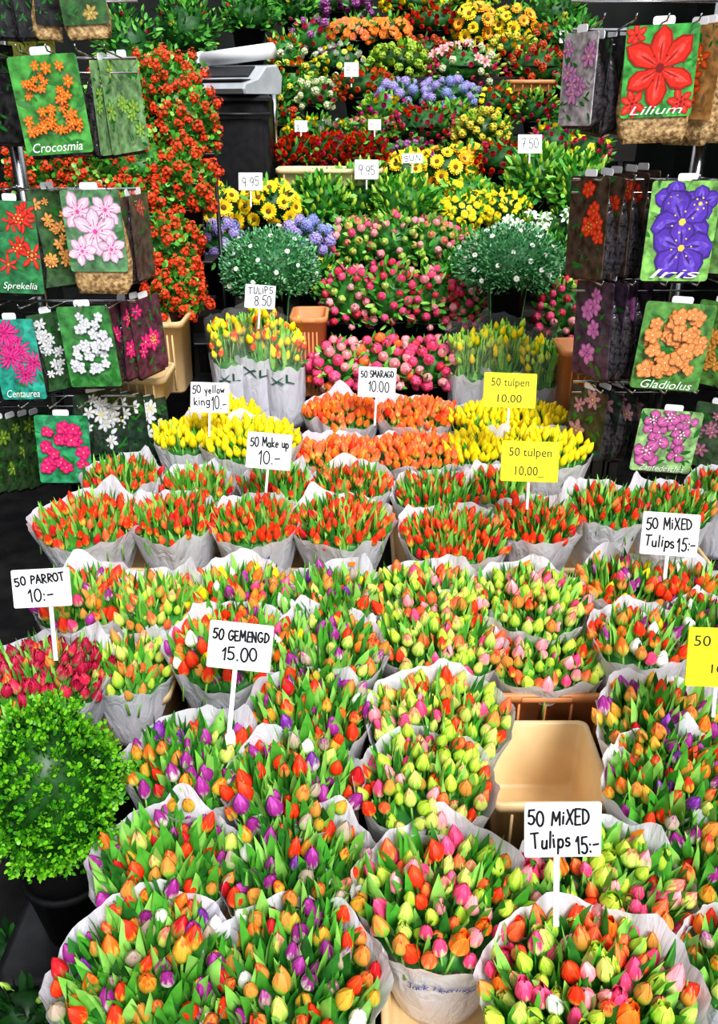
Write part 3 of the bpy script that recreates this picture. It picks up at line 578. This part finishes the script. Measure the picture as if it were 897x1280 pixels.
# ---------------------------------------------------------------- signs
def sign(px,py,w,h,d,lines,mat=WHITE,stick=0,roll=0,lean=20,hw=True,label='white card price sign with black handwriting',sx=0):
    c=P(px,py,d); k=d/F; W=w*k; Hh=h*k/.93
    q=Quaternion((1,0,0),math.radians(90-lean))@Quaternion((0,0,1),math.radians(roll))
    r=root('price_sign',c,label,'sign','price signs among the flowers',q)
    mb=MB(); loft(mb,[rr(W,Hh,W*.03,-.0025),rr(W,Hh,W*.03,.0015),rr(W-.002,Hh-.002,W*.028,.0025)],0); ob('card',mb.mesh('card',[mat],False),r)
    mb=MB()
    for s,x,y,tw,th in lines:
        if hw: hand(mb,s,x*W,y*Hh,tw*W,th*Hh,.0034,W*.03,math.radians(U(0,4)))
        else:
            t=text_mb(s,x*W,y*Hh,tw*W,th*Hh,.0034); mb.add(t.v,t.f)
    ob('lettering',mb.mesh('lettering',[INK],False),r)
    L=stick*k if stick else .12
    mb=MB(); bw=.0065 if stick>60 else .005; box(mb,sx*W,-Hh/2-L/2+.02,-.005,bw*2,L+.04,.004,0,.001); ob('stick',mb.mesh('stick',[WHITE],False),r)
sign(703,1037,96,66,1.8,[('50 MiXED',-.06,.24,.8,.27),('Tulips',-.16,-.18,.5,.28),('15:-',.32,-.27,.3,.3)],stick=95,roll=1,sx=-.07)
sign(300,808,80,56,2.3,[('50 GEMENGD',0,.24,.88,.22),('15.00',0,-.16,.56,.28)],stick=108,roll=-6,sx=-.05)
sign(52,735,73,45,2.52,[('50 PARROT',-.02,.24,.86,.22),('10:-',-.02,-.18,.42,.34)],stick=70,roll=3,sx=.12)
sign(837,668,72,50,2.95,[('50 MiXED',-.04,.25,.8,.25),('Tulips',-.17,-.17,.52,.26),('15:-',.3,-.22,.32,.3)],stick=75,roll=-4,sx=0)
sign(336,564,56,42,3.35,[('50 Make up',0,.24,.86,.24),('10.-',.02,-.18,.5,.36)],stick=30,roll=-5)
sign(262,497,48,35,3.75,[('50 yellow',-.04,.27,.84,.24),('king',-.2,-.12,.42,.26),('10.-',.24,-.18,.4,.4)],stick=30,roll=-2)
sign(471,478,47,35,4.05,[('50 SMARAGD',0,.27,.88,.2),('10.00',.05,-.14,.56,.32)],stick=35,roll=-3)
sign(637,488,66,40,3.65,[('50 tulpen',0,.2,.72,.3),('10,00',0,-.25,.46,.26)],YEL,30,-2,hw=False,label='yellow printed price sign with black lettering')
sign(662,577,72,47,3.2,[('50 tulpen',0,.2,.74,.28),('10,00_',0,-.25,.5,.26)],YEL,35,-2,hw=False,label='yellow printed price sign with black lettering')
sign(898,822,80,70,2.2,[('50',-.28,.28,.26,.18),('tulpen',.2,.28,.5,.18),('10,00',.14,-.2,.5,.18)],YEL,40,-2,hw=False,label='yellow printed price sign with black lettering')
sign(325,371,38,27,4.25,[('TULIPS',0,.25,.8,.26),('8.50',.1,-.18,.55,.4)],stick=25,roll=-4)
sign(313,227,30,20,5.0,[('9.95',0,0,.7,.5)],stick=20); sign(458,212,30,22,5.6,[('9.95',0,0,.7,.5)],stick=12)
sign(662,180,30,21,5.6,[('7.50',0,0,.7,.5)],stick=12); sign(439,87,18,16,6.9,[('8.-',0,0,.7,.5)],stick=12)
sign(376,158,16,13,6.0,[('5.-',0,0,.7,.5)],stick=12); sign(515,198,26,11,5.8,[('SUN',0,0,.8,.5)],stick=12,mat=WHITE); sign(707,46,16,14,7.5,[('8.-',0,0,.7,.5)],stick=14); sign(468,156,16,12,6.0,[('5.-',0,0,.7,.5)],stick=12)
# ---------------------------------------------------------------- bulb packets
def flat_flower(mb,x,y,r,n,z,W,Hh,wd=.5,rot=0):
    def cl(vx,vy): return (max(-W/2,min(W/2,vx)),max(-Hh/2,min(Hh/2,vy)))
    def pet(sc,ww,mi,zz,a,rc=1.0,r0=0,cv=0):
        c1,s1=math.cos(a),math.sin(a)
        pts=[(r0,0),(.25,-.5),(.55,-1),(.8,-.8),(1,0),(.8,.72),(.55,.95),(.25,.55)]
        vs=[cl(x+r*sc*(u*c1-(v*wd*ww*.5+cv*u*u)*s1),y+r*sc*(u*s1+(v*wd*ww*.5+cv*u*u)*c1))+(zz,) for u,v in pts]
        mb.add(vs,[tuple(range(8))],mi)
    for k in range(n):
        a=rot+2*math.pi*k/n+U(-.12,.12); zz=z+.0002*(k%3); cv=U(-.18,.18); s0=U(.86,1.05)
        pet(s0,1.06,1,zz,a,cv=cv); pet(.95*s0,.9,0,zz+.0001,a,cv=cv); pet(.85*s0,.4,3,zz+.0002,a,r0=.1,cv=cv); pet(.6*s0,.16,1,zz+.0003,a,r0=.05,cv=cv)
    mb.add([cl(x+r*.11*math.cos(i),y+r*.11*math.sin(i))+(z+.001,) for i in range(6)],[tuple(range(6))],2)
    if r>.05:
        for k in range(6):
            a=rot+.5+k*1.05; mb.add([cl(x+r*.3*math.cos(a)+.004*math.cos(i*1.05),y+r*.3*math.sin(a)+.004*math.sin(i*1.05))+(z+.0011,) for i in range(6)],[tuple(range(6))],2)
def packet(px,py,w,h,Y,bg,fl,txt=None,tcol=(.95,.95,.9),rot=0,net=False,fc=(.9,.1,.02),fc2=(.95,.8,.1),n=6,wd=.5,label='bulb packet with a flower picture',pitch=0):
    c,d=PY(px,py,Y); k=d/F; W=w*k; Hh=h*k; side=abs(rot)>=30
    q=Quaternion((0,0,1),math.radians(rot))@Quaternion((1,0,0),math.radians(90-pitch))@Quaternion((0,0,1),math.radians(U(-4,4)))
    r=root('bulb_packet',c,label,'bulb packet','bulb packets hanging on wire racks',q)
    hb=.2 if net else .0
    mb=MB(); H2=Hh*(1-hb); y0=Hh/2-H2/2
    M=Matrix.Translation((0,y0,0)); loft(mb,[rr(W,H2,W*.05,-.003),rr(W,H2,W*.05,.003)],0,M=M)
    ob('printed_card',mb.mesh('printed_card',[cmat([x*.4 for x in bg],[min(1,x*1.5+.02) for x in bg],22,.2,lo=.3,hi=.7)],False),r)
    mb=MB()
    for i in range(40):
        a=U(0,6.28); x=U(-.44,.44)*W; y=U(-.42,.44)*H2; l=U(.1,.3)*W; ww=l*U(.08,.2); c1,s1=math.cos(a),math.sin(a)
        vs=[]
        for u,v in((0,0),(.25,-.8),(.5,-1),(.75,-.7),(1,0),(.75,.7),(.5,1),(.25,.8)):
            vx=x+l*u*c1-ww*v*s1; vy=y+l*u*s1+ww*v*c1; vs.append((max(-W/2,min(W/2,vx)),max(-H2/2,min(H2/2,vy))+y0,.0032+.00002*i))
        mb.add(vs,[tuple(range(8))],4+i%2)
    for i,(x,y,rr0) in enumerate(fl):
        m3=MB(); flat_flower(m3,x*W,y*H2,rr0*W,n,.0042+i*.0005,W,H2,wd,U(0,3)); mb.add([(a,b+y0,z) for a,b,z in m3.v],m3.f,m3.m)
    dk=[x*.5 for x in fc]; lt=[min(1,x*1.12+.08) for x in fc]
    ob('printed_picture',mb.mesh('printed_picture',[cmat(fc,[x*.75 for x in fc],45,.22),cmat(dk,None,40,.22),cmat(fc2,None,40,.22),cmat(lt,fc,60,.22),cmat((.03,.2,.03),None,40,.22),cmat([x*.7+.04 for x in bg],None,40,.22)],False),r)
    if txt:
        zt=.0047+.0005*len(fl)+.0015
        t=text_mb(txt,0,y0-H2*.42,W*.74,H2*.095,zt+.0005,.3); ob('lettering',t.mesh('lettering',[cmat(tcol)],False),r)
    mb=MB(); rings=[]; tk=1.4 if side else 1
    for t,tw,th in((0,.85,.014),(.1,.98,.055),(.3,1.04,.075),(.6,1.0,.045),(.85,.92,.014),(1.0,.35,.006)):
        th*=tk; rings.append([(x*1.0+U(-.003,.003),-Hh/2-.012+t*(Hh*.98)+U(-.003,.003),y-th/2-.004) for x,y,_ in rr(W*tw,th,th*.45,0,3)])
    loft(mb,rings,0); ob('bulb_bag',mb.mesh('bulb_bag',[NETBAG if net else DARKBAG]),r)
    mb=MB(); ty=Hh/2+.012; loft(mb,[rr(W*.3,.03,.01,-.002),rr(W*.3,.03,.01,.002)],0,M=Matrix.Translation((0,ty,0))); ob('hanging_tab',mb.mesh('hanging_tab',[WHITE],False),r)
YL=3.62; YR=3.62
def many(n,lo=.1,hi=.22): return [(U(-.38,.38),U(-.28,.4),U(lo,hi)) for _ in range(n)]
SB='bulb packet turned sideways showing dark bag'
def sides(xs,y,w,h,Y,bg,m,fc,rot,fc2=(.95,.8,.1),net=False,label=SB,dy=-2,wd=.5,dr=3):
    for i,x in enumerate(xs): packet(x,y+i*dy,w,h,Y+.02+i*.045,bg,many(m,.16,.28),fc=fc,fc2=fc2,rot=rot+i*dr+U(-3,3),net=net,label=label,wd=wd)
packet(64,132,84,112,YL-.1,(.06,.3,.04),many(44,.06,.1),'Crocosmia',fc=(.95,.22,.01),n=6,rot=4,label='bulb packet with orange crocosmia picture')
sides((134,148,161),136,52,106,YL+.05,(.2,.35,.15),5,(.3,.55,.1),72,dr=-4)
sides((6,),118,50,110,YL+.08,(.02,.02,.02),0,(.1,.1,.1),50,label='dark plastic bulb bag'); packet(40,66,58,30,YL+.15,(.9,.8,.03),[],label='yellow plastic bulb packet')
for x in(8,36,62): packet(x,12,36,60,YL+.03,(.02,.02,.02),[],rot=36,net=(x==62),label='dark plastic bulb bag')
packet(105,10,56,60,YL,(.03,.1,.02),many(4,.15,.25),fc=(.5,.35,.1),rot=10,net=True,label='brown netted bulb packet')
packet(20,310,58,112,YL-.03,(.02,.2,.06),many(9,.2,.34),'Sprekelia',fc=(.9,.03,.01),fc2=(.9,.5,.1),wd=.3,label='bulb packet with red sprekelia picture')
packet(70,298,52,116,YL+.05,(.05,.12,.04),many(24,.1,.18),fc=(.9,.4,.12),rot=36,label='bulb packet with orange and yellow blossom picture')
packet(120,302,74,122,YL-.08,(.1,.25,.1),[(-.24,.24,.34),(.24,.26,.3),(.02,0,.4),(-.25,-.24,.26),(.26,-.22,.26)],fc=(.93,.6,.75),fc2=(.85,.08,.35),net=True,rot=-4,wd=.62,label='bulb packet with pink and white lily picture')
sides((166,178),298,50,100,YL+.06,(.1,.06,.05),2,(.6,.1,.1),78)
packet(22,450,56,102,YL-.03,(.02,.35,.25),many(7,.24,.4),'Centaurea',fc=(.85,.04,.3),fc2=(.5,.0,.15),n=14,wd=.18,label='bulb packet with magenta cornflower picture')
packet(66,440,48,98,YL+.05,(.03,.1,.03),many(18,.12,.18),fc=(.85,.85,.88),rot=36,label='bulb packet with white blossom picture')
packet(112,434,66,102,YL-.06,(.04,.22,.04),many(36,.08,.13),fc=(.85,.85,.9),fc2=(.5,.6,.1),n=5,wd=.8,rot=-4,label='bulb packet with white blossom picture')
sides((156,171,186),424,54,96,YL+.05,(.1,.03,.05),5,(.9,.04,.25),72,dr=-6)
packet(80,562,64,90,YL-.05,(.03,.3,.12),many(20,.12,.18),None,fc=(.88,.03,.2),fc2=(.9,.6,.1),n=5,wd=.9,rot=8,label='bulb packet with crimson blossom picture')
sides((6,20,34,48),568,44,92,YL+.08,(.03,.07,.02),8,(.2,.35,.04),56,label='bulb packet with dark green picture')
sides((118,132,146,160,174,188),530,52,82,YL+.02,(.015,.04,.02),9,(.85,.87,.9),46,label='bulb packet with white snowdrop picture',dy=2,dr=-2)
packet(822,104,88,128,YR-.08,(.05,.35,.05),[(-.34,-.34,.2),(.34,-.34,.2),(-.36,.4,.16),(0,.04,.58)],'Lilium',fc=(.8,.03,.01),fc2=(.25,.01,.01),n=6,wd=.56,net=True,rot=-4,label='bulb packet with large red lily picture')
sides((862,876,890),106,70,130,YR+.03,(.4,.2,.06),5,(.88,.12,.02),-52,net=True,label='netted bulb packet turned sideways')
sides((722,),100,58,104,YR,(.45,.4,.4),8,(.7,.3,.55),-62); sides((742,758,772),108,60,104,YR+.04,(.03,.03,.03),0,(.8,.4,.7),-74,label='dark plastic bulb bag')
sides((733,748,764,780,796),285,66,120,YR,(.08,.05,.03),5,(.92,.08,.02),-60,fc2=(.95,.5,.1),label='bulb packet turned sideways with red blossoms',wd=.8,dr=-2)
packet(850,290,84,120,YR-.08,(.22,.5,.1),[(-.15,.3,.3),(.22,.28,.28),(.0,.1,.5),(.04,-.16,.48)],'Iris',fc=(.13,.05,.5),fc2=(.9,.7,.1),n=5,wd=.9,rot=-4,label='bulb packet with purple iris picture')
packet(897,285,44,110,YR+.05,(.15,.3,.08),many(4,.2,.3),fc=(.2,.1,.5),rot=-28,label='bulb packet with violet picture')
sides((740,755,770,785,800),412,64,118,YR,(.07,.04,.07),5,(.75,.25,.6),-60,fc2=(.4,.05,.3),label='bulb packet turned sideways with lilac blossoms',wd=.7,dr=-2)
packet(840,434,86,110,YR-.08,(.1,.28,.05),many(44,.09,.15),'Gladiolus',fc=(.95,.34,.1),fc2=(.95,.75,.4),n=5,wd=.9,rot=-4,label='bulb packet with peach gladiolus picture')
packet(890,430,50,104,YR+.04,(.1,.25,.05),many(12,.15,.25),fc=(.9,.4,.08),rot=-36,label='bulb packet with orange picture')
sides((732,748,764,780),528,60,86,YR+.02,(.03,.04,.03),4,(.6,.3,.4),-58)
packet(832,552,76,82,YR-.05,(.3,.5,.2),many(14,.14,.24),'Zantedeschia',fc=(.65,.16,.42),fc2=(.95,.9,.8),n=3,wd=1,rot=-3,label='bulb packet with mauve calla picture')
packet(888,545,48,84,YR+.02,(.06,.1,.05),many(8,.15,.25),fc=(.5,.2,.3),rot=-28,label='bulb packet with dusky picture')
def rack(px,lo,hi,Y,rows,pxpost,label):
    c,_=PY(pxpost,100,Y+.22); r=root('display_rack',(c.x,c.y,0),label,'rack','wire racks for bulb packets')
    mb=MB(); cyl(mb,(0,0,0),(0,0,3.0),.028,0,14); ob('post',mb.mesh('post',[CHROME]),r)
    mb=MB(); cyl(mb,(0,0,0),(0,0,.03),.085,0,20); ob('base',mb.mesh('base',[CHROME]),r)
    for y in rows:
        a,_=PY(lo,y,Y+.02); b,_=PY(hi,y,Y+.02); mb=MB()
        cyl(mb,(a.x-c.x,-.14,a.z),(b.x-c.x,-.14,a.z),.006); cyl(mb,(a.x-c.x,-.14,a.z-.05),(b.x-c.x,-.14,a.z-.05),.004)
        cyl(mb,(0,0,a.z),(0,-.14,a.z),.006); ob('rail',mb.mesh('rail',[CHROME]),r)
        n=5
        for i in range(n):
            x=a.x-c.x+(i+.5)*(b.x-a.x)/n; mb=MB(); cyl(mb,(x,-.14,a.z),(x,-.36,a.z+.015),.0035); cyl(mb,(x,-.36,a.z+.015),(x,-.38,a.z+.035),.0035); ob('hook',mb.mesh('hook',[CHROME]),r)
rack(0,-10,165,YL,(-20,72,238,380,500),6,'chrome rack hung with flower bulb packets')
rack(0,720,910,YR,(-20,36,226,352,482),888,'chrome rack hung with bulb packets')
# ---------------------------------------------------------------- cash register, cabinet
c=P(290,105,5.7)
zc=P(290,118,5.7).z
r=root('storage_cabinet',(c.x,c.y+.1,0),'tall glossy black cabinet beneath the register','cabinet')
mb=MB(); box(mb,0,0,zc/2,.5,.45,zc,0,.03); ob('body',mb.mesh('body',[BLACK],False),r)
mb=MB(); box(mb,0,-.01,zc-.03,.54,.5,.05,0,.02); ob('lid',mb.mesh('lid',[BLACK],False),r)
mb=MB(); box(mb,0,-.23,zc-.75,.42,.012,1.2,0,.006); ob('door',mb.mesh('door',[BLACK],False),r)
mb=MB(); cyl(mb,(-.27,-.27,zc-.12),(.27,-.27,zc-.12),.013); ob('handle',mb.mesh('handle',[BLACK]),r)
mb=MB(); cyl(mb,(.29,-.2,zc-.3),(.29,-.2,zc+.0),.014,0,10); ob('grip_bar',mb.mesh('grip_bar',[CHROME]),r)
r=root('cash_register',(c.x-.02,c.y+.05,zc+.002),'white receipt scale with sloping top on black cabinet','cash register',q=Quaternion((0,0,1),math.radians(-32)))
GR=cmat((.5,.52,.54),(.4,.42,.44),8,.3)
mb=MB()
prof=[(-.2,0),(-.22,.03),(-.2,.06),(-.06,.09),(.04,.17),(.16,.18),(.22,.11),(.2,0)]
loft(mb,[[(x,a*k_,b*k_) for a,b in prof] for x,k_ in((-.29,.93),(-.28,1),(.28,1),(.29,.93))],0); ob('body',mb.mesh('body',[GR],False),r)
mb=MB(); cyl(mb,(-.28,.06,.215),(.3,.1,.26),.048,0,18); cyl(mb,(-.31,.06,.212),(-.28,.06,.215),.055,0,18); ob('paper_roll',mb.mesh('paper_roll',[WHITE]),r)
mb=MB(); box(mb,0,-.13,.082,.5,.1,.012,0,.004); ob('tray',mb.mesh('tray',[BLACK],False),r)
mb=MB(); M=Matrix.Translation((0,-.01,.135))@Matrix.Rotation(math.radians(38),4,'X'); box(mb,0,0,0,.4,.1,.012,0,.002,M=M); ob('screen',mb.mesh('screen',[BLACK],False),r)
def blackcrate(x,y,w,l,h,z=0):
    mb=MB(); loft(mb,[rr(w-.04,l-.04,.03,0,4),rr(w,l,.03,h-.02,4),rr(w+.02,l+.02,.03,h-.02,4),rr(w+.02,l+.02,.03,h,4),rr(w-.02,l-.02,.03,h,4),rr(w-.05,l-.05,.03,h-.004,4)],0)
    for i in range(6): box(mb,-w/2+.05+i*(w-.1)/5,-l/2+.0,h*.45,.012,.016,h*.8,0,.003)
    o=ob('black_crate',mb.mesh('black_crate',[BLACK]),None,(x,y,z)); tag(o,'upturned black plastic crate supporting a pot','crate')
c=P(66,988,2.12); blackcrate(c.x,c.y,.34,.34,.35)
Q('grass_bunch',30,1262,90,60,2.05,[('bud','budgreen',1)],4,.5,'low green leafy plant in a black bucket','plant','n','blade',50,.06,.012,base=.0)
Q('foliage_bunch',10,1190,50,40,2.35,[('bud','budgreen',1)],2,.4,'dark leafy plant in a black pot','plant','n','leaf',40,.06,.014,base=.0)
# ---------------------------------------------------------------- shell
def struct(name,cx,cy,cz,w,l,h,m,label):
    mb=MB(); box(mb,0,0,0,w,l,h,0,.001); o=ob(name,mb.mesh(name,[m],False),None,(cx,cy,cz)); o['kind']='structure'; o['label']=label; o['category']=name.split('_')[0]
struct('floor',0,4.9,-.025,8,12,.05,cmat((.008,.008,.009),(.02,.019,.018),7,.5,.3,None,0,.2),'dark wet stone floor')
DK=cmat((.006,.009,.007),(.015,.018,.015),3,.8)
struct('wall_back',0,10.9,2.4,8,.1,4.8,DK,'dark shop back wall'); struct('wall_left',-3.8,5.4,2.4,.1,10.8,4.8,DK,'dark side wall'); struct('wall_right',3.8,5.4,2.4,.1,10.8,4.8,DK,'dark side wall')
# ---------------------------------------------------------------- camera, light
cam=bpy.data.cameras.new('camera'); co=bpy.data.objects.new('camera',cam); bpy.context.scene.collection.objects.link(co)
co.location=(0,0,H0); co.rotation_euler=(math.pi/2-PIT,0,0); cam.sensor_width=36; cam.lens=F*36/1280; cam.clip_start=.05
bpy.context.scene.camera=co
w=bpy.data.worlds.new('world'); bpy.context.scene.world=w; w.use_nodes=True
w.node_tree.nodes['Background'].inputs[0].default_value=(.91,.94,1,1); w.node_tree.nodes['Background'].inputs[1].default_value=.95
def sun(e,ang,rot):
    l=bpy.data.lights.new('sun','SUN'); l.energy=e; l.angle=math.radians(ang); o=bpy.data.objects.new('sun',l); bpy.context.scene.collection.objects.link(o); o.rotation_euler=rot
sun(3.4,24,(math.radians(44),math.radians(10),math.radians(14)))
sc=bpy.context.scene
sc.view_settings.view_transform='Standard'
try: sc.view_settings.look='Medium High Contrast'
except Exception as e: print('look',e)
print('objects',len(bpy.data.objects))
